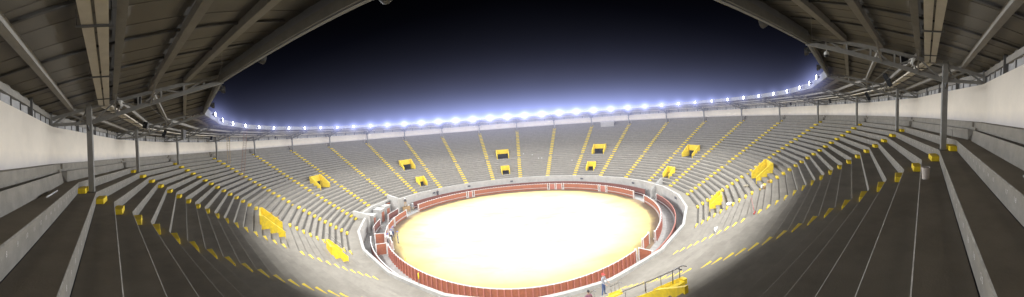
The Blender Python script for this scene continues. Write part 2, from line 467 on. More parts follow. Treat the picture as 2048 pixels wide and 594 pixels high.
# barriers ------------------------------------------------------------------
ZB = -12.70


def fence_run(k0, k1, r, label, group=None, top=ZB, posts=True, gate=False, white_ends=True, cap='white_line'):
    kc = (k0 + k1) / 2; root = empty('wooden_barrier' if not gate else 'barrier_gate', cir(kc, r, FLOOR)); o = Vector(root.location)
    tag(root, label, 'barrier' if not gate else 'gate', group)
    n = max(1, int(abs(k1 - k0) * r * 2 * PI / N / .62)); ks = [k0 + (k1 - k0) * i / n for i in range(n + 1)]
    def part(name, r1, r2, z0, z1, mt, kk=ks):
        mb = MB()
        for a, b_ in zip(kk[:-1], kk[1:]):
            mb.hexa([cir(k, rr, z) - o for k in (a, b_) for rr in (r1, r2) for z in (z0, z1)])
        return mb.build(name, mt, root)
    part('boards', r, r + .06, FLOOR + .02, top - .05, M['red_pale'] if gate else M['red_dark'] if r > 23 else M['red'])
    part('top_rail', r - .035, r + .07, top - .05, top + .0, M[cap])
    if not gate: part('footboard', r - .22, r - .003, FLOOR + .42, FLOOR + .47, M['white_line'])
    if posts:
        pb = MB(); pb.box((0, 0, .715), .11, .13, 1.43); po = pb.build('post', M['red_pale']); me = po.data; bpy.data.objects.remove(po)
        tb_ = MB(); tb_.box((0, 0, 1.447), .12, .14, .035); cap_o = tb_.build('post_cap', M['white_line']); cme = cap_o.data; bpy.data.objects.remove(cap_o)
        for k in ks[1:-1]:
            q = inst('post', me, root, cir(k, r + .13, FLOOR + .004) - o, -ang(k)); inst('post_cap', cme, q)
    if white_ends:
        for k in (k0, k1):
            mb = MB(); u, t, up = frame(k); c = cir(k + (.02 if k == k0 else -.02), r + .02, FLOOR + .76) - o
            mb.box(c, .15, .24, 1.52, (t, u, up)); mb.build('end_post', M['white_line'], root)
    return root


G1 = 'red barrier lengths round the sand'
fence_run(21.86, 27.54, 22.0, 'long near length of red plank barrier curving along the bottom of the arena', G1)
fence_run(4.02, 4.80, 22.0, 'short red barrier length beside the group of helmeted workers', G1, posts=False)
fence_run(4.88, 5.62, 22.0, 'red barrier length with white end posts above the helmeted workers', G1, posts=False)
fence_run(5.66, 6.58, 22.0, 'red barrier length ending at the open gap on the left', G1, posts=False)
fence_run(7.26, 9.66, 22.0, 'red barrier length starting right of the open left gap', G1)
fence_run(9.70, 9.92, 22.0, 'narrow pale red gate in the far left barrier', 'pale red gates in the barrier', gate=True, posts=False)
fence_run(9.96, 13.14, 22.0, 'far middle length of red barrier left of the double gate', G1)
fence_run(13.18, 13.46, 22.0, 'left leaf of the pale red double gate at the far side', 'pale red gates in the barrier', gate=True, posts=False, white_ends=True)
fence_run(13.48, 13.76, 22.0, 'right leaf of the pale red double gate at the far side', 'pale red gates in the barrier', gate=True, posts=False, white_ends=True)
fence_run(13.80, 15.40, 22.0, 'far length of red barrier right of the double gate', G1)
fence_run(15.44, 15.74, 22.0, 'narrow pale red gate in the far right barrier', 'pale red gates in the barrier', gate=True, posts=False)
fence_run(15.78, 17.22, 22.0, 'red barrier length left of the open gap on the right', G1)
fence_run(17.86, 20.98, 22.0, 'red barrier length curving down the right side of the arena', G1)
fence_run(21.04, 21.42, 21.35, 'short red refuge screen standing inside the right edge of the sand', 'red refuge screens', posts=False)
fence_run(3.60, 3.98, 21.35, 'short red refuge screen standing beside the helmeted workers', 'red refuge screens', posts=False)
G2 = 'outer red fence lengths of the passage'
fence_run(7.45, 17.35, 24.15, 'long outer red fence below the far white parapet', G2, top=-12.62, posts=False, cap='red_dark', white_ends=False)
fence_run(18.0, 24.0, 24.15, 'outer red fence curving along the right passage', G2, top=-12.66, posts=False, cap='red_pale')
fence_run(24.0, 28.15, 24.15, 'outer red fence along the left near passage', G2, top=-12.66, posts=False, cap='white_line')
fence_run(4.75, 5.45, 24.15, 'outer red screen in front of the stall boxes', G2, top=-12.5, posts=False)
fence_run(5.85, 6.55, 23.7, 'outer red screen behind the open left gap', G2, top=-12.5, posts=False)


def cross_gate(k, r1, r2, label, name='passage_gate'):
    root = empty(name, cir(k, (r1 + r2) / 2, FLOOR)); o = Vector(root.location); tag(root, label, 'gate', 'red gates across the passage')
    u, t, up = frame(k); mb = MB(); c = cir(k, (r1 + r2) / 2, FLOOR + .74) - o
    mb.box(c, r2 - r1, .07, 1.44, (u, t, up)); mb.build('boards', M['red'], root)
    mb = MB(); mb.box(c + up * .73, r2 - r1, .1, .05, (u, t, up)); mb.build('top_rail', M['white_line'], root)
    for r in (r1, r2):
        mb = MB(); mb.box(cir(k, r, FLOOR + .76) - o, .16, .16, 1.52, (u, t, up)); mb.build('gate_post', M['white_line'], root)


cross_gate(21.80, 22.15, 23.85, 'red gate across the passage at lower right beside a white post')
cross_gate(3.62, 22.15, 23.6, 'red gate across the passage at left, nearest of the pair')
cross_gate(4.30, 22.15, 23.6, 'red gate across the passage at left, farther of the pair')
# stall boxes in the recess
for kk, r, w_, h_, lab in ((5.45, 25.9, 1.5, 2.2, 'grey stall box in the recess, left one'), (5.95, 25.7, 1.7, 2.35, 'grey stall box in the recess, middle one'), (6.4, 26.2, 1.6, 2.2, 'grey stall box in the recess, right one')):
    root = empty('stall_box', cir(kk, r, FLOOR + .02)); o = Vector(root.location); tag(root, lab + ' below the set back wall', 'stall', 'grey stall boxes in the recess')
    u, t, up = frame(kk); mb = MB(); mb.box(up * (h_ / 2), w_, 1.5, h_, (t, u, up)); mb.build('body', M['concrete'], root)
    mb = MB(); mb.box(up * (h_ + .05), w_ + .16, 1.66, .098, (t, u, up)); mb.build('roof_slab', M['white'], root)
    mb = MB(); mb.box(-u * .76 + up * (h_ * .42), w_ * .6, .05, h_ * .78, (t, u, up)); mb.build('door', M['red'], root)
# dark stable doorways in the set back wall
for kk, lab in ((6.72, 'dark red stable door at the right end of the recess'),):
    root = empty('stable_door', pos(kk, 27.2, FLOOR + .02)); o = Vector(root.location); tag(root, lab, 'door')
    u, t, up = frame(0, 6); mb = MB(); mb.box(up * 1.1, 1.3, .08, 2.2, (t, u, up)); mb.build('door_leaf', M['red'], root)
    mb = MB()
    for s in (-1, 1): mb.box(t * (s * .72) + up * 1.15, .12, .14, 2.3, (t, u, up))
    mb.box(up * 2.36, 1.56, .14, .12, (t, u, up)); mb.build('door_frame', M['steel_dark'], root)

# ------------------------------------------------------------------ perimeter wall
RW, ZW0, ZW1 = 49.07, .3, 2.93
pw = MB(); ks = []
for b0 in range(N):
    ks += [b0 - .03, b0 - .015, b0, b0 + .015, b0 + .03] + [b0 + .03 + .94 * i / 6 for i in range(1, 6)]


def wallpos(k, r, z):
    kn = round(k); d_ = k - kn
    if abs(d_) <= .0301:
        w_ = 1 - abs(d_) / .03; a, b_ = pos(kn - .03, r, z), pos(kn + .03, r, z); m_ = (a + b_) / 2; p = pos(k, r, z)
        return p.lerp(m_ + (a - b_) * (-d_ / .06), .75 * max(0, w_)) if abs(d_) < .0299 else p
    return pos(k, r, z)


ks.append(N - .03)
In0 = [wallpos(k, RW, ZW0) for k in ks]; In1 = [wallpos(k, RW, ZW1) for k in ks]; Ou0 = [pos(k, RW + .2, ZW0) for k in ks]; Ou1 = [pos(k, RW + .2, ZW1) for k in ks]
pw.strip(In0, In1, smooth=True); pw.strip(In1, Ou1); pw.strip(Ou1, Ou0)
ob = pw.build('perimeter_wall', M['cream']); tag(ob, 'smooth cream perimeter wall behind the top row of the stands', 'wall')

# ------------------------------------------------------------------ columns
cb_ = MB(); cb_.box((0, 0, 1.9), .25, .25, 3.8); co = cb_.build('shaft', M['steel']); bv = co.modifiers.new('b', 'BEVEL'); bv.width = .02; bv.segments = 2
dg = bpy.context.evaluated_depsgraph_get(); shaft_me = bpy.data.meshes.new_from_object(co.evaluated_get(dg)); bpy.data.objects.remove(co)
pb = MB(); pb.box((0, 0, .012), .40, .40, .022)
for x in (-.16, .16):
    for y in (-.16, .16): pb.tube([(x, y, .02), (x, y, .055)], .016, 6)
plate = pb.build('base_plate', M['steel_dark']); plate_me = plate.data; bpy.data.objects.remove(plate)
hb = MB()
for s in (-1, 1): hb.hexa([Vector((s * x, y, z)) for x, z0, z1 in ((.13, 2.62, 2.86), (.42, 2.80, 2.86)) for y in (-.02, .02) for z in (z0, z1)])
hau = hb.build('bracket', M['steel_dark']); hau_me = hau.data; bpy.data.objects.remove(hau)
for k in range(1, 24):
    c = empty('roof_column', cir(k, 47.36, .002), -ang(k))
    tag(c, f'grey square steel roof column, {nth(k)} from the left along the stands', 'column', 'steel columns holding the stand roof')
    inst('shaft', shaft_me, c); inst('base_plate', plate_me, c); inst('bracket', hau_me, c)

# ------------------------------------------------------------------ roof
roof = tag(empty('stand_roof', (0, 0, 2.9)), 'dark trussed ring roof of sheet metal covering the upper stands', 'roof')
RO = Vector(roof.location)
RE, RB = 41.42, 49.3


def zs(r): return 3.56 + (49.2 - r) * .2


def rp(k, r, z): return pos(k, r, z) - RO


sheet_src = {}
for bay in range(N):
    mb = MB(); nr = 30
    for i in range(nr):                       # shallow trapezoid ribs running down the slope
        f0, f1 = i / nr, (i + 1) / nr; dz0 = .0; lift = .014 if i % 2 else 0
        k0, k1 = bay + f0, bay + f1
        mb.quad(rp(k0, RE + .04, zs(RE + .04) + lift), rp(k1, RE + .04, zs(RE + .04) + lift), rp(k1, RB + .25, zs(RB + .25) + lift), rp(k0, RB + .25, zs(RB + .25) + lift))
        if i: 
            mb.quad(rp(k0, RE + .04, zs(RE + .04)), rp(k0, RE + .04, zs(RE + .04) + .014), rp(k0, RB + .25, zs(RB + .25) + .014), rp(k0, RB + .25, zs(RB + .25)))
    for i in range(1, 6):                      # dark battens over the sheet joints
        f = i / 6 + .02
        for ra, rb in ((48.05, 46.3), (46.1, 44.75), (44.5, 43.2), (43.0, 41.7), (49.2, 48.2)):
            mb.bar(rp(bay + f, ra, zs(ra) - .035), rp(bay + f, rb, zs(rb) - .035), .07, .05, m=1)
    mb.build('roof_sheet', [M['sheet'], M['steel_dark']], roof)
    for r, dz, w_, h_ in ((48.12, .13, .13, .20), (46.22, .13, .14, .20), (44.66, .14, .15, .24), (43.12, .14, .15, .24)):
        mb = MB(); a, b_ = rp(bay + .004, r, zs(r) - dz), rp(bay + .996, r, zs(r) - dz); mb.bar(a, b_, w_, h_)
        mb.bar(a - Vector((0, 0, h_ / 2 - .012)), b_ - Vector((0, 0, h_ / 2 - .012)), w_ + .05, .02)
        mb.build('purlin', M['beam'], roof)
    mb = MB(); mb.bar(rp(bay, 49.2, 3.36), rp(bay + 1, 49.2, 3.36), .12, .2); mb.build('eaves_beam', M['beam'], roof)
    # fascia towards the arena with lips above and below
    mb = MB()
    for r1, r2, z0, z1 in ((RE + .02, RE + .05, 4.52, 5.12), (RE + .02, RE + .14, 4.50, 4.53), (RE - .02, RE + .14, 5.12, 5.16)):
        mb.hexa([rp(k, r, z) for k in (bay, bay + 1) for r in (r1, r2) for z in (z0, z1)])
    mb.build('fascia', M['fascia'], roof)
    mb = MB(); mb.bar(rp(bay, RE + .12, 4.66), rp(bay + 1, RE + .12, 4.66), .18, .26); mb.build('edge_beam', M['steel'], roof)
    mb = MB(); n = 60                          # corrugated strip above the wall
    for i in range(n):
        k0, k1 = bay + i / n, bay + (i + 1) / n
        prof = [0, .05, .05, 0]
        a, b_ = prof[i % 4], prof[(i + 1) % 4]
        mb.quad(rp(k0, 49.22 + a, 2.94), rp(k1, 49.22 + b_, 2.94), rp(k1, 49.22 + b_, 3.6), rp(k0, 49.22 + a, 3.6))
        if i % 4 == 0: mb.bar(rp(k0, 49.2, 2.95), rp(k0, 49.2, 3.5), .035, .03, m=1)
    mb.build('cladding', [M['cladding'], M['steel_dark']], roof)
    for f in (.0, .26, .5, .74):
        mb = MB(); mb.bar(rp(bay + f, 49.14, 2.93), rp(bay + f, 49.14, 3.62), .14, .11); mb.build('wall_post', M['steel_dark'], roof)
# trusses
for k in range(N):
    def q(r, z): return cir(k, r, z) - RO
    tr = empty('truss', q(47.3, 2.9)); tr.parent = roof; TO = Vector(tr.location)
    def add(nm, segs, mt=M['steel']):
        mb = MB()
        for a, b_, w_, h_ in segs: mb.bar(a - TO, b_ - TO, w_, h_)
        return mb.build(nm, mt, tr)
    def top(r): return zs(r) - .30
    def bot(r): return 2.96 + max(0, 47.3 - r) * (4.56 - 2.96) / (47.3 - RE)
    add('bottom_chord', [(q(49.15, 2.99), q(47.3, 2.99), .12, .14), (q(47.3, 2.99), q(RE, 4.56), .14, .17)])
    add('top_chord', [(q(49.15, top(49.15)), q(RE, top(RE)), .12, .13)])
    rr = [47.3, 46.2, 45.2, 44.2, 43.2, 42.3, RE + .1]
    segs = []
    for i in range(len(rr) - 1):
        segs.append((q(rr[i], bot(rr[i])), q(rr[i], top(rr[i])), .07, .07))
        a, b_ = rr[i], rr[i + 1]
        segs.append((q(a, top(a)), q(b_, bot(b_)), .06, .06) if i % 2 else (q(a, bot(a)), q(b_, top(b_)), .06, .06))
    segs += [(q(47.3, 2.99), q(48.3, top(48.3)), .08, .08), (q(48.3, top(48.3)), q(49.1, 2.99), .08, .08), (q(47.35, top(47.35)), q(47.9, 2.99), .06, .06), (q(49.12, 2.9), q(49.12, 3.45), .12, .12)]
    add('web', segs)
    add('fly_brace', [(q(44.66, bot(44.66)) + frame(k)[1] * (s * .06), pos(k + s * .13, 44.66, zs(44.66) - .24) - RO, .06, .06) for s in (-1, 1)] +
        [(q(46.22, bot(46.22)), pos(k + s * .11, 46.22, zs(46.22) - .22) - RO, .05, .05) for s in (-1, 1)], M['beam'])

# lighting tray ring
trr = tag(empty('cable_tray', (0, 0, 3.6)), 'twin pale cable trays hung on brackets beneath the ring roof', 'cable tray'); TO = Vector((0, 0, 3.6))
for bay in range(N):
    mb = MB()
    for r in (46.82, 46.56):
        mb.bar(pos(bay + .003, r, 3.72) - TO, pos(bay + .997, r, 3.72) - TO, .19, .03)
        for s in (-1, 1): mb.bar(pos(bay + .003, r + s * .095, 3.755) - TO, pos(bay + .997, r + s * .095, 3.755) - TO, .015, .07)
    mb.build('tray', M['tray'], trr)
    for i in range(4):
        mb = MB(); f = (i + .5) / 4
        mb.bar(pos(bay + f, 46.38, 3.685) - TO, pos(bay + f, 47.02, 3.685) - TO, .05, .03)
        for r in (46.4, 47.0): mb.bar(pos(bay + f, r, 3.68) - TO, pos(bay + f, r, zs(r) - .01) - TO, .015, .015)
        mb.build('hanger', M['steel_dark'], trr)

# ------------------------------------------------------------------ floodlights
proto = None


def flood_proto():
    root = empty('floodlight')
    # local: -y faces the arena, z up; pitched down
    hb_ = MB(); prof = [(.0, .10), (.05, .17), (.16, .21), (.24, .225)]
    seg = 20
    def ringp(y, r): return [Vector((r * math.cos(2 * PI * i / seg), y, r * math.sin(2 * PI * i / seg))) for i in range(seg)]
    R_ = [ringp(.12 - y, r) for y, r in prof]
    for A2, B2 in zip(R_[:-1], R_[1:]):
        for i in range(seg): hb_.quad(A2[i], A2[(i + 1) % seg], B2[(i + 1) % seg], B2[i], smooth=True)
    hb_.quad(*R_[0])
    hb_.box((0, .17, 0), .16, .12, .14)
    hb_.build('housing', M['steel_dark'], root)
    lb = MB(); L_ = ringp(-.112, .205); c = Vector((0, -.125, 0))
    for i in range(seg): lb.quad(c, L_[i], L_[(i + 1) % seg], smooth=True)
    lb.build('lens', M['lens'], root)
    bb = MB()
    for s in (-1, 1): bb.bar((s * .245, 0, 0), (s * .245, .12, .30), .03, .012)
    bb.bar((-.25, .12, .30), (.25, .12, .30), .04, .02); bb.build('yoke', M['steel'], root)
    li = bpy.data.lights.new('flood_beam', 'SPOT'); li.energy = LAMP_W; li.color = (.90, .95, 1.0); li.spot_size = math.radians(LAMP_CONE); li.spot_blend = 1.0; li.shadow_soft_size = .18
    lo = bpy.data.objects.new('flood_beam', li); col.objects.link(lo); lo.parent = root; lo.location = (0, -.2, 0); lo.rotation_euler = (PI / 2 - math.radians(LAMP_TILT), 0, PI)
    lo.rotation_euler = Matrix(((1, 0, 0), (0, 0, 1), (0, -1, 0))).to_euler()
    # aim along -y tilted down
    dirv = Vector((0, -math.cos(math.radians(LAMP_TILT)), -math.sin(math.radians(LAMP_TILT))))
    lo.rotation_euler = dirv.to_track_quat('-Z', 'Y').to_euler()
    return root


LAMP_W, LAMP_CONE, LAMP_TILT = 9900, 134, 19
proto = flood_proto()
for i in range(48):
    k = 2.25 + .5 * i
    f = proto if i == 0 else copy_tree(proto)
    bay = math.floor(k); u, t, up = frame(0, bay)
    f.location = pos(k, RE - .16 - .22, 4.80); f.rotation_euler = (0, 0, -ang(bay + .5))
    lab = f'round glaring white floodlight on the roof edge, {nth(i + 1)} from the left' if i < 40 else 'floodlight on the near roof edge above the viewer'
    tag(f, lab, 'floodlight', 'floodlights round the roof edge')

# ------------------------------------------------------------------ seat numbers on the near risers
digits = {}
for d_ in range(10):
    cu = bpy.data.curves.new('t', 'FONT'); cu.body = str(d_); cu.size = .115; cu.align_x = 'CENTER'; cu.resolution_u = 2
    o = bpy.data.objects.new('t', cu); col.objects.link(o); dg = bpy.context.evaluated_depsgraph_get()
    me = bpy.data.meshes.new_from_object(o.evaluated_get(dg)); digits[d_] = ([v.co.copy() for v in me.vertices], [tuple(p.vertices) for p in me.polygons]); bpy.data.objects.remove(o)
secs = [o for o in stand.children if o.name.startswith('terrace_section')]
for bay, rows in ((23, range(-2, 8)), (0, range(-2, 8)), (22, range(-2, 9)), (1, range(-2, 9)), (21, range(-2, 6)), (2, range(-2, 6))):
    u, t, up = frame(0, bay)
    mb = MB()
    for j in rows:
        if j == -2: continue
        r = rho(j); L = 2 * r * math.sin(PI / N); n = int(L / .46)
        for i in range(1, n):
            if abs(i / n - .5) > .46: continue
            c = pos(bay + i / n, r - .004, zt(j) - .19); xd = t            # seen from the arena side
            s = str(i)
            if random.random() < .06: continue
            for q, ch in enumerate(s):
                vs, fs_ = digits[int(ch)]; n0 = len(mb.v); off = (q - (len(s) - 1) / 2) * .072
                mb.v += [tuple(c + xd * (v.x + off) + up * v.y - u * .0) for v in vs]
                for f in fs_: mb.f.append(tuple(n0 + w_ for w_ in f)); mb.m.append(0); mb.sm.append(False)
    o = mb.build('painted_lettering', M['white_line'], secs[bay])

# ------------------------------------------------------------------ bloom of the far lamps, painted as a self-glowing volume
m = bpy.data.materials.new('painted_lamp_glow'); m.use_nodes = True; nt = m.node_tree; nd, ln = nt.nodes, nt.links
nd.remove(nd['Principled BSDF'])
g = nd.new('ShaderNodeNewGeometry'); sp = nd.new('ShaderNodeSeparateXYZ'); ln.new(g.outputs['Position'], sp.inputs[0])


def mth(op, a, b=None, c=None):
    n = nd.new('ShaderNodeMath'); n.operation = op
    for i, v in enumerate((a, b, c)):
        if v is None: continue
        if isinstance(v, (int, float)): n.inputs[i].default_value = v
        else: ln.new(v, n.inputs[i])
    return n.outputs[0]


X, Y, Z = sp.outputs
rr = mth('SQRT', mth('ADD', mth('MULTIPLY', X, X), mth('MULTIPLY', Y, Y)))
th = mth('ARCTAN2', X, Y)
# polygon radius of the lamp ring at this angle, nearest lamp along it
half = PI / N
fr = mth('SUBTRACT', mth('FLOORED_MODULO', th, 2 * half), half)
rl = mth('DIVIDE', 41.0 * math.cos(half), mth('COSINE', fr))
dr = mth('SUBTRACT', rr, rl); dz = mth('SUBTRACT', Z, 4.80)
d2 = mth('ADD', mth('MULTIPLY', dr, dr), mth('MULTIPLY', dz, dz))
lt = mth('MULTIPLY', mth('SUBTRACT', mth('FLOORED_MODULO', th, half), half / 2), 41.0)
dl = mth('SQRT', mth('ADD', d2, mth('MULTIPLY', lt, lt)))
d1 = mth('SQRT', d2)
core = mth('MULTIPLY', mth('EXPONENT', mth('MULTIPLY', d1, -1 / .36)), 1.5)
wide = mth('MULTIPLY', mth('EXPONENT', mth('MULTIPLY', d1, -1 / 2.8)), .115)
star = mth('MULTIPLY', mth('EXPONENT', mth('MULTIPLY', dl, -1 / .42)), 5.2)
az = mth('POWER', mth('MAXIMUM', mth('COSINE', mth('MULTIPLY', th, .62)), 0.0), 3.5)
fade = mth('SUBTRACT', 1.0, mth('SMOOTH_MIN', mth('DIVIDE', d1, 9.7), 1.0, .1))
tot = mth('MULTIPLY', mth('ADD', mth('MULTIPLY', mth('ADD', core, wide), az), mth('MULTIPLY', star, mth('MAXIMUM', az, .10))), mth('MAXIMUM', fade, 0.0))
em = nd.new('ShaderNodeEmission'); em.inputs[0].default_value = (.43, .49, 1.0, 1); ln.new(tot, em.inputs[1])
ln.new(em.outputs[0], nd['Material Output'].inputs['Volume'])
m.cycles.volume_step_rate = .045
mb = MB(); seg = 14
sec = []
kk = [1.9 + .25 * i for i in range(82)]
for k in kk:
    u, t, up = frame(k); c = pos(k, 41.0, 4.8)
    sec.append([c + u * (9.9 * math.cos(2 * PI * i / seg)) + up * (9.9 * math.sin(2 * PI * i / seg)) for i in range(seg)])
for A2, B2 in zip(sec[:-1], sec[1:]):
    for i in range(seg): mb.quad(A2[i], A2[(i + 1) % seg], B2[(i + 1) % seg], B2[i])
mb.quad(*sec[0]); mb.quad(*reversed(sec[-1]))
hz = mb.build('painted_glow', m); tag(hz, 'bluish painted glow hanging round the far floodlights', 'painted_glow', kind='stuff')

m = bpy.data.materials.new('painted_arena_veil'); m.use_nodes = True; nt = m.node_tree  # veiling glare over the arena, painted as a faint emissive volume
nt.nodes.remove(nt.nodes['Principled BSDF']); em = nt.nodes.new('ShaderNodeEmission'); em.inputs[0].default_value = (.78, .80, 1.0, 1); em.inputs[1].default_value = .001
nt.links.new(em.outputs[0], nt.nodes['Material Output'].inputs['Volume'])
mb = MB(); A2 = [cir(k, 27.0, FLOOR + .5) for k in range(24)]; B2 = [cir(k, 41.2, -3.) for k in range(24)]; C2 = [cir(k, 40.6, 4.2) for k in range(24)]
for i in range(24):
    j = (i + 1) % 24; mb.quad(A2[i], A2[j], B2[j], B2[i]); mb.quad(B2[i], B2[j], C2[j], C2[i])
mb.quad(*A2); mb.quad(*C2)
hz2 = mb.build('painted_glow', m); tag(hz2, 'thin pale veil of painted glow filling the air above the arena', 'painted_glow', kind='stuff')

# ------------------------------------------------------------------ people
def person(label, loc, face, mats, arms=None, legs=.10, lean=0., cap=None, capmat=None, group=None, step=0., sc=1.):
    """one continuous skinned body; face = heading (radians from +y, clockwise); arms = two (elbow, hand) offsets from the shoulder"""
    V = []; E = []; Rr = []; Lb = []

    def v(p, r, lab, link=None):
        V.append(Vector(p)); Rr.append(r); Lb.append(lab); i = len(V) - 1
        if link is not None: E.append((link, i))
        return i
    L = lean
    pel = v((0, 0, .93), (.155, .115), 1)
    wa = v((0, L * .35, 1.10), (.135, .10), 2, pel)
    ch = v((0, L * .8, 1.30), (.165, .115), 2, wa)
    up_ = v((0, L, 1.43), (.115, .085), 2, ch)
    nk = v((0, L * 1.12, 1.505), (.055, .058), 0, up_)
    h1 = v((0, L * 1.25 + .012, 1.575), (.066, .082), 0, nk)
    h2 = v((0, L * 1.3 + .014, 1.655), (.078, .098), 0, h1)
    v((0, L * 1.32 + .004, 1.72), (.058, .072), 0, h2)
    v((0, L * 1.28 + .118, 1.625), (.013, .013), 0, h1)            # nose
    for s in (-1, 1): v((s * .088, L * 1.3 + .0, 1.64), (.014, .024), 0, h2)   # ears
    arms = arms or [((-.05, .0, -.28), (-.06, .10, -.52)), ((.05, .0, -.28), (.06, .10, -.52))]
    for s, (el, ha) in zip((-1, 1), arms):
        sh = v((s * .185, L, 1.405), (.062, .066), 2, up_)
        e_ = v(V[sh] + Vector(el), (.044, .046), 2, sh)
        m_ = v(V[sh] + Vector(el).lerp(Vector(ha), .55), (.036, .038), 2, e_)
        w_ = v(V[sh] + Vector(ha), (.026, .028), 0, m_)
        d = (Vector(ha) - Vector(el)).normalized()
        side = d.cross(Vector((0, 1, 0) if abs(d.y) < .8 else (0, 0, 1))).normalized(); nrm = side.cross(d)
        pm_ = v(V[w_] + d * .075, (.036, .020), 0, w_)
        for q, ln_ in zip((-1.5, -.5, .5, 1.5), (.060, .078, .074, .055)):
            a = v(V[pm_] + side * (q * .021) + d * .035, (.010, .010), 0, pm_)
            v(V[a] + d * ln_ + nrm * .022, (.008, .008), 0, a)
        v(V[w_] + d * .07 + side * (-.055) + nrm * .012, (.010, .010), 0, w_)
    for s in (-1, 1):
        hp = v((s * .095, 0, .88), (.098, .10), 1, pel)
        kn = v((s * (.10 + legs * .4), .03 + step * s * .5, .49), (.066, .070), 1, hp)
        ca = v((s * (.10 + legs * .7), -.01 + step * s * .8, .32), (.057, .062), 1, kn)
        an = v((s * (.10 + legs), -.02 + step * s, .085), (.040, .046), 1, ca)
        ft = v((s * (.11 + legs), .08 + step * s, .038), (.044, .034), 3, an)
        v((s * (.12 + legs), .16 + step * s, .03), (.040, .026), 3, ft)
    me = bpy.data.meshes.new('tmp'); me.from_pydata([tuple(p) for p in V], E, [])
    ob = bpy.data.objects.new('tmp', me); col.objects.link(ob)
    sk = ob.modifiers.new('s', 'SKIN'); sk.use_smooth_shade = True; sk.branch_smoothing = .4
    if not me.skin_vertices: me.attributes.new
    lay = me.skin_vertices[0] if me.skin_vertices else None
    if lay is None:
        bpy.context.view_layer.objects.active = ob; bpy.ops.mesh.customdata_skin_add(); lay = me.skin_vertices[0]
    for i, r in enumerate(Rr): lay.data[i].radius = r; lay.data[i].use_root = (i == 0)
    sd = ob.modifiers.new('d', 'SUBSURF'); sd.levels = 1; sd.render_levels = 1
    dgr = bpy.context.evaluated_depsgraph_get(); dgr.update()
    bme = bpy.data.meshes.new_from_object(ob.evaluated_get(dgr)); bpy.data.objects.remove(ob)
    bme.materials.clear()
    for mt in mats: bme.materials.append(M[mt])
    for p in bme.polygons:
        c = p.center
        p.material_index = Lb[min(range(len(V)), key=lambda i: (V[i] - c).length_squared / (max(Rr[i]) ** .8))]
        p.use_smooth = True
    body = bpy.data.objects.new('person', bme); col.objects.link(body)
    body.location = loc; body.rotation_euler = (0, 0, -face); body.scale = (sc,) * 3
    tag(body, label, 'person', group)
    top = Vector((0, L * 1.3 + .008, 1.655))
    mb = MB(); seg = 14
    rings = []
    for t_ in range(5):
        a = t_ / 4 * PI / 2 * .98; rings.append([top + Vector((math.cos(q) * .094 * math.cos(a), math.sin(q) * .112 * math.cos(a), .012 + .10 * math.sin(a))) for q in [2 * PI * i / seg for i in range(seg)]])
    for A2, B2 in zip(rings[:-1], rings[1:]):
        for i in range(seg): mb.quad(A2[i], A2[(i + 1) % seg], B2[(i + 1) % seg], B2[i], smooth=True)
    mb.quad(*rings[-1], smooth=True)
    if cap in ('helmet', 'hat', 'cap'):
        ext = {'helmet': .022, 'hat': .085, 'cap': .012}[cap]
        br = [top + Vector((math.cos(q) * (.094 + ext), math.sin(q) * (.112 + ext + (.075 * max(0, math.sin(q)) if cap == 'cap' else 0)), .008)) for q in [2 * PI * i / seg for i in range(seg)]]
        for i in range(seg):
            mb.quad(rings[0][i], rings[0][(i + 1) % seg], br[(i + 1) % seg], br[i], smooth=True)
            mb.quad(rings[0][i] - Vector((0, 0, .012)), br[i] - Vector((0, 0, .012)), br[(i + 1) % seg] - Vector((0, 0, .012)), rings[0][(i + 1) % seg] - Vector((0, 0, .012)), smooth=True)
        mb.build({'helmet': 'helmet', 'hat': 'hat', 'cap': 'cap'}[cap], M[capmat], body)
    else:
        mb.build('hair', M['hair'], body)
    return body


DOWN = [((-.06, .02, -.28), (-.07, .12, -.52)), ((.06, .02, -.28), (.07, .12, -.52))]
FL = FLOOR + .0
person('worker in a blue helmet standing on the sand with one arm raised to point', cir(4.23, 20.25, FL), 1.1, ['skin', 'jeans', 'khaki', 'dark_cloth'], [DOWN[0], ((.24, .08, .10), (.44, .22, .30))], cap='helmet', capmat='helmet_blue')
person('worker in blue helmet and pale shirt by the red screen, beside the pointing worker', cir(4.42, 21.25, FL), .6, ['skin', 'dark_cloth', 'white_cloth', 'dark_cloth'], DOWN, cap='helmet', capmat='helmet_blue')
person('worker in blue helmet and grey top, farthest back of the group on the left sand', cir(4.66, 21.05, FL), 2.2, ['skin', 'jeans', 'grey_cloth', 'dark_cloth'], DOWN, cap='helmet', capmat='helmet_blue', step=.06)
person('worker in white shirt and blue helmet nearest the viewer behind the red screen', cir(4.12, 21.72, FL), .3, ['skin', 'grey_cloth', 'white_cloth', 'dark_cloth'], DOWN, cap='helmet', capmat='helmet_blue')
person('person in a white hat and pale trousers standing in the open left gap, right one', cir(7.16, 22.9, FLOOR + .02), 2.6, ['skin', 'khaki', 'grey_cloth', 'dark_cloth'], DOWN, cap='hat', capmat='white_cloth')
person('person in brown clothes standing in the open left gap, middle one', cir(6.98, 23.0, FLOOR + .02), 2.4, ['skin', 'tan', 'tan', 'dark_cloth'], DOWN, cap='hat', capmat='white_cloth')
mb = MB(); u, t, up = frame(7.1); mb.box((0, 0, .45), 1.1, .8, .898, (t, u, up)); mb.box((0, 0, .95), 1.2, .9, .098, (t, u, up)); pl = mb.build('wooden_platform', M['tan']); pl.location = cir(7.12, 24.6, FLOOR + .022); tag(pl, 'brown wooden platform behind the open left gap', 'platform')
person('person in black top and white hat standing raised on the platform behind the gap', cir(7.12, 24.6, FLOOR + 1.02), 2.6, ['skin', 'tan', 'dark_cloth', 'dark_cloth'], DOWN, cap='hat', capmat='white_cloth')
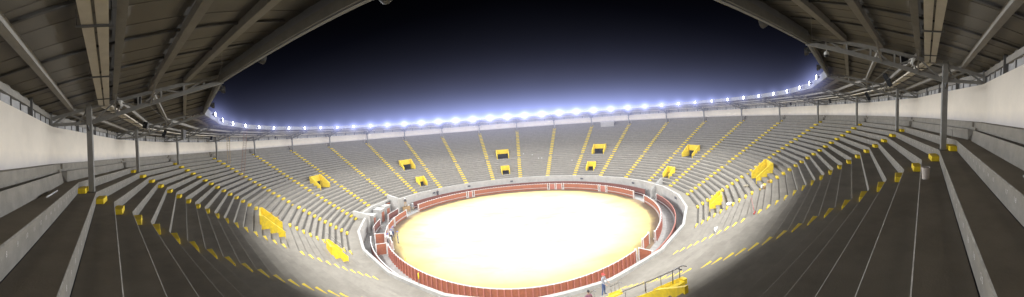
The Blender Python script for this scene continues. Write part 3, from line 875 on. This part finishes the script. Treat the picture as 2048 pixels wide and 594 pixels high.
mb = MB(); u, t, up = frame(8.66); mb.box((0, 0, .35), 1.2, .4, .698, (t, u, up)); mb.box((0, 0, .73), 1.26, .46, .058, (t, u, up)); pl = mb.build('concrete_footing', M['concrete']); pl.location = cir(8.66, 24.9, FLOOR + .022); tag(pl, 'low concrete footing against the far left parapet wall', 'footing')
person('person in dark clothes standing against the white parapet wall on the far left', cir(8.66, 24.9, FLOOR + .785), 2.8, ['skin', 'dark_cloth', 'dark_cloth', 'dark_cloth'], DOWN)
person('person in a red cap standing at the front row beside the lower stair exit', cir(23.20, 26.95, zt(27)), 2.4, ['skin', 'jeans', 'grey_cloth', 'dark_cloth'], [((-.10, .08, -.26), (-.02, .30, -.36)), ((.10, .08, -.26), (.02, .30, -.36))], cap='cap', capmat='cap_red')
person('dark haired person in a plum top standing inside the lower stair exit', cir(23.52, 29.7, zt(25) + .006), 3.0, ['skin', 'dark_cloth', 'purple_cloth', 'dark_cloth'], DOWN)

# ------------------------------------------------------------------ ladders
def ladder(a, b, wid, mt, label, rung):
    a, b = Vector(a), Vector(b); root = empty('ladder', a); tag(root, label, 'ladder', 'wooden ladders leaning on the roof')
    d = b - a; x = d.cross(Vector((0, 0, 1))).normalized()
    for s in (-1, 1):
        mb = MB(); mb.bar(x * (s * wid / 2), d + x * (s * wid / 2), .045, .07); mb.build('rail', mt, root)
    n = int(d.length / rung)
    rb = MB(); rb.tube([-x * (wid / 2), x * (wid / 2)], .018, 6); ro = rb.build('rung', mt, root); ro.location = d * (.5 / n)
    for i in range(1, n): inst('rung', ro.data, root, d * ((i + .5) / n))


ladder(pos(4.10, 46.0, -.868), pos(4.14, 46.16, 3.95), .46, M['ladder_wood'], 'yellowish wooden ladder leaning on the roof at the left, the shorter one', .32)
ladder(pos(3.70, 41.85, -3.045), pos(4.22, 43.30, 4.50), .50, M['ladder_rust'], 'tall reddish wooden ladder leaning on the roof at the left', .34)

# ------------------------------------------------------------------ things hung from the roof
def speaker(k, r, z, yaw, tilt, label, w_=.26, h_=.62, d_=.26, mt='black', up_to=None):
    root = empty('loudspeaker', cir(k, r, z)); tag(root, label, 'loudspeaker', 'boxes hung under the roof')
    R3 = Matrix.Rotation(-yaw, 3, 'Z') @ Matrix.Rotation(tilt, 3, 'X'); ax = [R3 @ Vector(q) for q in ((1, 0, 0), (0, 1, 0), (0, 0, 1))]
    mb = MB(); mb.hexa([R3 @ Vector((x * w_ / 2 * (1 if y > 0 else .72), y * d_ / 2, s * h_ / 2)) for x in (-1, 1) for y in (-1, 1) for s in (-1, 1)]); mb.build('cabinet', M[mt], root)
    mb = MB(); mb.box(ax[1] * (d_ / 2 + .006), w_ * .9, .012, h_ * .92, ax); mb.build('grille', M['steel_dark'], root)
    mb = MB()
    for s in (-1, 1): mb.bar(ax[0] * (s * (w_ / 2 + .012)) , ax[0] * (s * (w_ / 2 + .012)) + ax[1] * (-d_ * .7), .012, .05)
    q = -ax[1] * d_ * .7; mb.bar(q - ax[0] * (w_ / 2 + .012), q + ax[0] * (w_ / 2 + .012), .05, .012)
    zt_ = zs(r) - z - .02; mb.bar(q, Vector((q.x, q.y, zt_)), .03, .03); mb.build('bracket', M['steel_dark'], root)


def inward(k): return ang(k) + PI


speaker(22.50, 45.3, 3.62, inward(22.5) + .5, -.55, 'long black loudspeaker hung tilted under the right roof, nearest the viewer', .24, .85, .24)
speaker(21.80, 45.3, 3.10, inward(21.8) + .4, -.5, 'black loudspeaker hung low under the right roof, second from the viewer', .26, .8, .26)
speaker(20.6, 45.6, 3.2, inward(20.6), -.4, 'small black loudspeaker under the right roof beyond the other two', .3, .5, .3)
speaker(2.14, 45.3, 3.25, inward(2.14) - .3, -.5, 'black loudspeaker hung tilted under the left roof beside a grey cabinet', .28, .6, .28)
speaker(2.66, 45.0, 3.42, inward(2.66), -.05, 'tall grey cabinet hung under the left roof', .95, 1.1, .3, 'steel')
speaker(3.6, 45.5, 3.3, inward(3.6), -.4, 'black loudspeaker under the left roof close to the ladders', .3, .55, .3)
speaker(22.93, 45.65, 3.98, inward(22.9), -.1, 'squat black cabinet tucked above the truss at right', .62, .42, .3)
speaker(1.08, 45.25, 4.05, inward(1.1), -.1, 'squat black cabinet tucked above the truss at left', .62, .42, .3)
speaker(19.5, 45.6, 3.25, inward(19.5), -.4, 'tiny dark loudspeaker under the far right roof', .3, .45, .3)
speaker(5.4, 45.6, 3.3, inward(5.4), -.4, 'tiny dark loudspeaker under the roof right of the ladders', .3, .45, .3)
speaker(1.66, 45.6, 3.55, inward(1.66), -.3, 'dark round cornered loudspeaker under the left roof past the first truss', .6, .45, .32)

# dome camera hanging on a stem
root = empty('dome_camera', cir(22.99, 42.3, 4.36)); tag(root, 'white dome camera hanging from the right truss near the roof edge', 'camera')
mb = MB(); mb.tube([(0, 0, -.02), (0, 0, -.20)], .022, 8); mb.build('stem', M['offwhite'], root)
mb = MB(); mb.tube([(0, 0, -.18), (0, 0, -.22), (0, 0, -.30), (0, 0, -.33)], [.05, .095, .115, .11], 16); mb.build('housing', M['offwhite'], root)
mb = MB(); mb.tube([(0, 0, -.33), (0, 0, -.39), (0, 0, -.43), (0, 0, -.445)], [.095, .088, .055, .02], 16); mb.build('dome', M['black'], root)


def bullet_cam(k, r, z, yaw, label):
    root = empty('security_camera', cir(k, r, z), -yaw); tag(root, label, 'camera', 'white cameras on the trusses')
    mb = MB(); mb.tube([(0, -.24, .05), (0, -.22, .05), (0, .20, -.03), (0, .22, -.032)], [.05, .075, .075, .06], 12); mb.build('body', M['offwhite'], root)
    mb = MB(); mb.tube([(0, .222, -.033), (0, .23, -.035)], .045, 12); mb.build('lens', M['black'], root)
    mb = MB(); mb.bar((-.09, 0, .09), (.09, 0, .09), .5, .012, up=(0, 0, 1)); mb.build('sun_shield', M['offwhite'], root)
    mb = MB(); mb.tube([(0, -.05, -.05), (0, -.05, -.19)], .02, 8); mb.box((0, -.05, -.2), .1, .1, .02); mb.build('mount', M['offwhite'], root)


bullet_cam(23.0, 45.95, 3.72, 1.2, 'white security camera on the right truss beside the cable tray')
bullet_cam(1.0, 45.95, 3.75, -1.2, 'white security camera on the left truss beside the cable tray')
bullet_cam(2.03, 47.9, 3.38, -.6, 'small white security camera near the cream wall on the left')

# drooping wires
def wire(pts, label, r=.009):
    mb = MB(); mb.tube(pts, r, 6); o = mb.build('hanging_wire', M['steel'], None, pts[0]); tag(o, label, 'wire', 'wires slung under the roof')


wire([pos(.66, 43.0, zs(43) - .26), pos(.83, 42.2, 4.72), cir(1.0, 41.7, 4.62)], 'thin wire dropping to the left corner of the roof edge')
wire([pos(23.3, 43.0, zs(43) - .26), pos(23.12, 42.2, 4.8), cir(23.0, 41.7, 4.62)], 'thin wire dropping to the right corner of the roof edge')
wire([cir(22.0, 45.2, 3.9), pos(22.45, 44.9, 3.62), cir(23.0, 45.2, 3.62)], 'slack wire running between two trusses on the right')
wire([cir(2.0, 44.6, 4.0), pos(1.55, 44.5, 3.72), cir(1.0, 44.9, 3.75)], 'slack wire running between two trusses on the left')

# ------------------------------------------------------------------ things left on the stands
root = empty('bucket', pos(23.30, 46.60, -RISE + .002)); tag(root, 'dusty pale paint bucket standing on a tread by the nearest right aisle', 'bucket')
mb = MB(); mb.tube([(0, 0, 0), (0, 0, .02), (0, 0, .30), (0, 0, .33), (0, 0, .36)], [.105, .11, .13, .137, .135], 20, cap=False); mb.tube([(0, 0, 0), (0, 0, .004)], .105, 20); mb.build('pail', M['bucket'], root)
mb = MB(); mb.tube([(0, 0, .26), (0, 0, .262)], .122, 20); mb.build('contents', M['bucket_in'], root)
mb = MB(); mb.tube([(.137 * math.cos(a), .137 * math.sin(a) * .35 + .02, .34 - .15 * math.sin(a)) for a in [PI * i / 10 for i in range(11)]], .005, 6); mb.build('handle', M['rail'], root)
mb = MB(); mb.tube([pos(23.60, 48.35, RISE + .03), pos(23.78, 48.2, RISE + .03)], .022, 8); tag(mb.build('pipe_offcut', M['offwhite'], None, pos(23.6, 48.3, RISE)), 'pale pipe offcut lying on the top tread at far right', 'pipe')
mb = MB(); mb.tube([pos(.62, 48.3, RISE + .03), pos(.74, 48.28, RISE + .03)], .022, 8); tag(mb.build('pipe_offcut', M['offwhite'], None, pos(.62, 48.3, RISE)), 'pale pipe offcut lying on the top tread at far left', 'pipe')
mb = MB(); mb.tube([pos(22.84, 48.0, RISE + .02), pos(22.86, 48.05, RISE + .35), pos(22.93, 48.05, RISE + .42), pos(22.95, 48.0, RISE + .02)], .014, 8); tag(mb.build('bent_rod', M['rail'], None, pos(22.85, 48, RISE)), 'bent metal rod standing behind the nearest right column', 'rod')


def crumple(name, loc, s, mt, label, cat, group=None):
    bm = bmesh.new(); bmesh.ops.create_icosphere(bm, subdivisions=2, radius=1)
    for v_ in bm.verts: v_.co = Vector((v_.co.x * s[0], v_.co.y * s[1], max(v_.co.z, -.55) * s[2] + .55 * s[2])) * random.uniform(.72, 1.15); v_.co.z = max(v_.co.z, 0)
    me = bpy.data.meshes.new(name); bm.to_mesh(me); bm.free(); me.materials.append(mt); o = bpy.data.objects.new(name, me); col.objects.link(o); o.location = loc; tag(o, label, cat, group)


def tier(k, r):                  # height of the tread at ring radius r
    return zt(max(-1, math.ceil((R0 - r) / GO - 1e-6)))


def on(k, r): return pos(k, r, tier(k, r) + .003)


crumple('plastic_bag', on(21.80, 31.3), (.28, .24, .3), M['bag'], 'crumpled white plastic bag on a tread below the right exit', 'bag')
crumple('plastic_bag', on(20.97, 31.45), (.5, .22, .2), M['bag'], 'flattened white plastic sheet lying by the yellow exit wall at right', 'bag')
crumple('plastic_bag', on(21.10, 35.45), (.25, .2, .28), M['bag'], 'small white bag below the larger right exit', 'bag')
for kk, r, s, lab in ((21.13, 35.7, 1., 'brown cardboard box beside the larger right exit wall, in front'), (21.02, 36.2, .8, 'brown cardboard box beside the larger right exit wall, behind'), (3.03, 36.35, .8, 'brown cardboard box beside the large left exit wall, upper'), (3.02, 35.6, .7, 'brown cardboard box beside the large left exit wall, lower')):
    root = empty('cardboard_box', on(kk, r), random.uniform(0, 1)); tag(root, lab, 'box', 'cardboard boxes by the exits')
    mb = MB(); W = .4 * s; mb.box((0, 0, .16 * s), W, W * .8, .32 * s); mb.build('carton', M['tan'], root)
    for q in (-1, 1):
        mb = MB(); mb.hexa([Vector((x * W / 2, q * (W * .4 + y * .1 * s), .32 * s + .003 + y * .06 * s + z * .008)) for x in (-1, 1) for y in (0, 1) for z in (0, 1)]); mb.build('flap', M['tan'], root)
root = empty('paint_roller', on(22.0, 35.2)); tag(root, 'red long handled floor squeegee lying across the treads at right', 'squeegee')
o = Vector(root.location); mb = MB(); mb.tube([on(22.0, 35.2) - o + Vector((0, 0, .06)), Vector(pos(21.36, 34.35, zt(18) + .55)) - o], .02, 8); mb.build('handle', M['red_plastic'], root)
mb = MB(); u, t, up = frame(22); mb.box((0, 0, .05), .6, .09, .1, (t, u, up)); mb.box((0, 0, .11), .12, .06, .05, (t, u, up)); mb.build('blade', M['red_plastic'], root); root.name = 'floor_squeegee'
mb = MB(); mb.tube([on(21.87, 31.2) + Vector((0, 0, .05)), on(21.99, 31.1) + Vector((0, 0, .05))], .05, 8); tag(mb.build('dark_pipe', M['steel_dark'], None, on(21.9, 31.2)), 'dark pipe lying on a tread beside the white bag', 'pipe')
crumple('rag_heap', on(20.60, 34.1), (.55, .3, .16), M['khaki'], 'pale rag heap on the treads left of the larger right exit', 'rags')
for i, (kk, r) in enumerate(((12.15, 36.1), (12.42, 35.8), (12.63, 34.1), (12.73, 34.0), (13.74, 32.9))):
    crumple('paper_scrap', on(kk, r), (.16, .12, .1), M['bag'], f'white paper scrap on the far treads, {nth(i + 1)} from the left', 'paper', 'paper scraps on the far stands')
# white panel at the back of the far stands
root = empty('white_panel', pos(14.44, 47.0, -.0)); tag(root, 'blank white panel standing at the back row of the far stands', 'panel'); u, t, up = frame(0, 14)
mb = MB(); mb.box((0, 0, .95 - .55), 4.4, .06, 1.5, (t, u, up)); mb.build('board', M['white'], root)
mb = MB(); mb.box(-u * .034 + up * (.4 + .765), 4.5, .12, .06, (t, u, up)); mb.build('frame', M['offwhite'], root)
for s in (-1, 1):
    mb = MB(); mb.bar(t * (s * 1.9) + u * .06 + up * -.0, t * (s * 1.9) + u * .06 + up * 1.2, .08, .08); mb.build('leg', M['steel'], root)
# yellow marker posts near the parapet
for (p, h_, lab) in ((cir(2.62, 21.6, FLOOR), 1.5, 'pale yellow pole leaning on the near left barrier'), (pos(1.42, 25.8, ZP), .95, 'yellow topped thin pole standing on the near left parapet')):
    root = empty('marker_pole', p); tag(root, lab, 'pole', 'yellow marker poles'); mb = MB(); mb.tube([(0, 0, 0), (0, .03, h_)], .03, 8); mb.build('shaft', M['rail'], root)
    mb = MB(); mb.tube([(0, .014, h_ * .5), (0, .032, h_ + .03)], .055, 8); mb.build('sleeve', M['yellow'], root)


# ------------------------------------------------------------------ night sky
w = bpy.data.worlds.new('World'); scene.world = w; w.use_nodes = True; nt = w.node_tree; nd, ln = nt.nodes, nt.links
bg = nd['Background']
tc = nd.new('ShaderNodeTexCoord'); sp = nd.new('ShaderNodeSeparateXYZ'); ln.new(tc.outputs['Generated'], sp.inputs[0])
el = mth('ARCSINE', sp.outputs['Z'])
nzs = nd.new('ShaderNodeTexNoise'); nzs.inputs['Scale'].default_value = 3.5; nzs.inputs['Detail'].default_value = 3; ln.new(tc.outputs['Generated'], nzs.inputs['Vector'])
e2 = mth('MAXIMUM', mth('SUBTRACT', el, math.radians(2.0)), 0.0)
az = mth('ARCTAN2', sp.outputs['X'], sp.outputs['Y'])
lobe = mth('EXPONENT', mth('MULTIPLY', mth('POWER', mth('DIVIDE', mth('SUBTRACT', az, .05), .62), 2.0), -1.0))
g1 = mth('MULTIPLY', mth('EXPONENT', mth('MULTIPLY', e2, -1 / math.radians(3.1))), mth('MULTIPLY_ADD', lobe, .95, .20))
g2 = mth('MULTIPLY', mth('EXPONENT', mth('MULTIPLY', e2, -1 / math.radians(5.5))), .05)
glow = mth('MULTIPLY', mth('ADD', g1, g2), mth('MULTIPLY_ADD', nzs.outputs['Fac'], .3, .85))
mixc = nd.new('ShaderNodeMix'); mixc.data_type = 'RGBA'; ln.new(mth('MINIMUM', mth('MULTIPLY', e2, 7.0), 1.0), mixc.inputs[0])
mixc.inputs[6].default_value = (.38, .47, 1.0, 1); mixc.inputs[7].default_value = (.50, .55, 1.0, 1)
sky = nd.new('ShaderNodeTexSky'); sky.sky_type = 'NISHITA'; sky.sun_disc = False; sky.sun_elevation = math.radians(-9); sky.sun_rotation = 0
b2 = nd.new('ShaderNodeBackground'); ln.new(sky.outputs[0], b2.inputs[0]); b2.inputs[1].default_value = .05
ln.new(mixc.outputs[2], bg.inputs[0]); ln.new(glow, bg.inputs[1])
ad = nd.new('ShaderNodeAddShader'); ln.new(bg.outputs[0], ad.inputs[0]); ln.new(b2.outputs[0], ad.inputs[1]); ln.new(ad.outputs[0], nd['World Output'].inputs[0])

# ------------------------------------------------------------------ camera: cylindrical panorama
F_, ROLL, PITCH, YAW, CY = 566.4654, -.0744, .0325, -.0192, 272.91


def cam_to_world(x3, y2, z3):
    xx = x3 * math.cos(ROLL) - z3 * math.sin(ROLL); z2 = x3 * math.sin(ROLL) + z3 * math.cos(ROLL)
    y = y2 * math.cos(PITCH) + z2 * math.sin(PITCH); z = -y2 * math.sin(PITCH) + z2 * math.cos(PITCH)
    return Vector((xx * math.cos(YAW) + y * math.sin(YAW), -xx * math.sin(YAW) + y * math.cos(YAW), z))


cd = bpy.data.cameras.new('camera'); cam = bpy.data.objects.new('camera', cd); col.objects.link(cam)
rx, fy, uz = cam_to_world(1, 0, 0), cam_to_world(0, 1, 0), cam_to_world(0, 0, 1)
mw = Matrix.Identity(4)
for i in range(3):
    mw[i][0] = rx[i]; mw[i][1] = uz[i]; mw[i][2] = -fy[i]; mw[i][3] = CAM[i]
cam.matrix_world = mw
cd.type = 'PANO'; cd.panorama_type = 'CENTRAL_CYLINDRICAL'
cd.central_cylindrical_radius = 1.0
cd.central_cylindrical_range_u_min = -1024 / F_; cd.central_cylindrical_range_u_max = 1024 / F_
cd.central_cylindrical_range_v_min = (CY - 594) / F_; cd.central_cylindrical_range_v_max = CY / F_
cd.clip_start = .05; cd.clip_end = 3000
scene.camera = cam

scene.render.engine = 'CYCLES'
scene.view_settings.view_transform = 'Standard'; scene.view_settings.look = 'None'; scene.view_settings.exposure = 0; scene.view_settings.gamma = 1
cy = scene.cycles
cy.use_denoising = True; cy.max_bounces = 6; cy.diffuse_bounces = 4; cy.glossy_bounces = 2; cy.transmission_bounces = 2; cy.volume_bounces = 0
cy.sample_clamp_indirect = 6; cy.use_light_tree = True
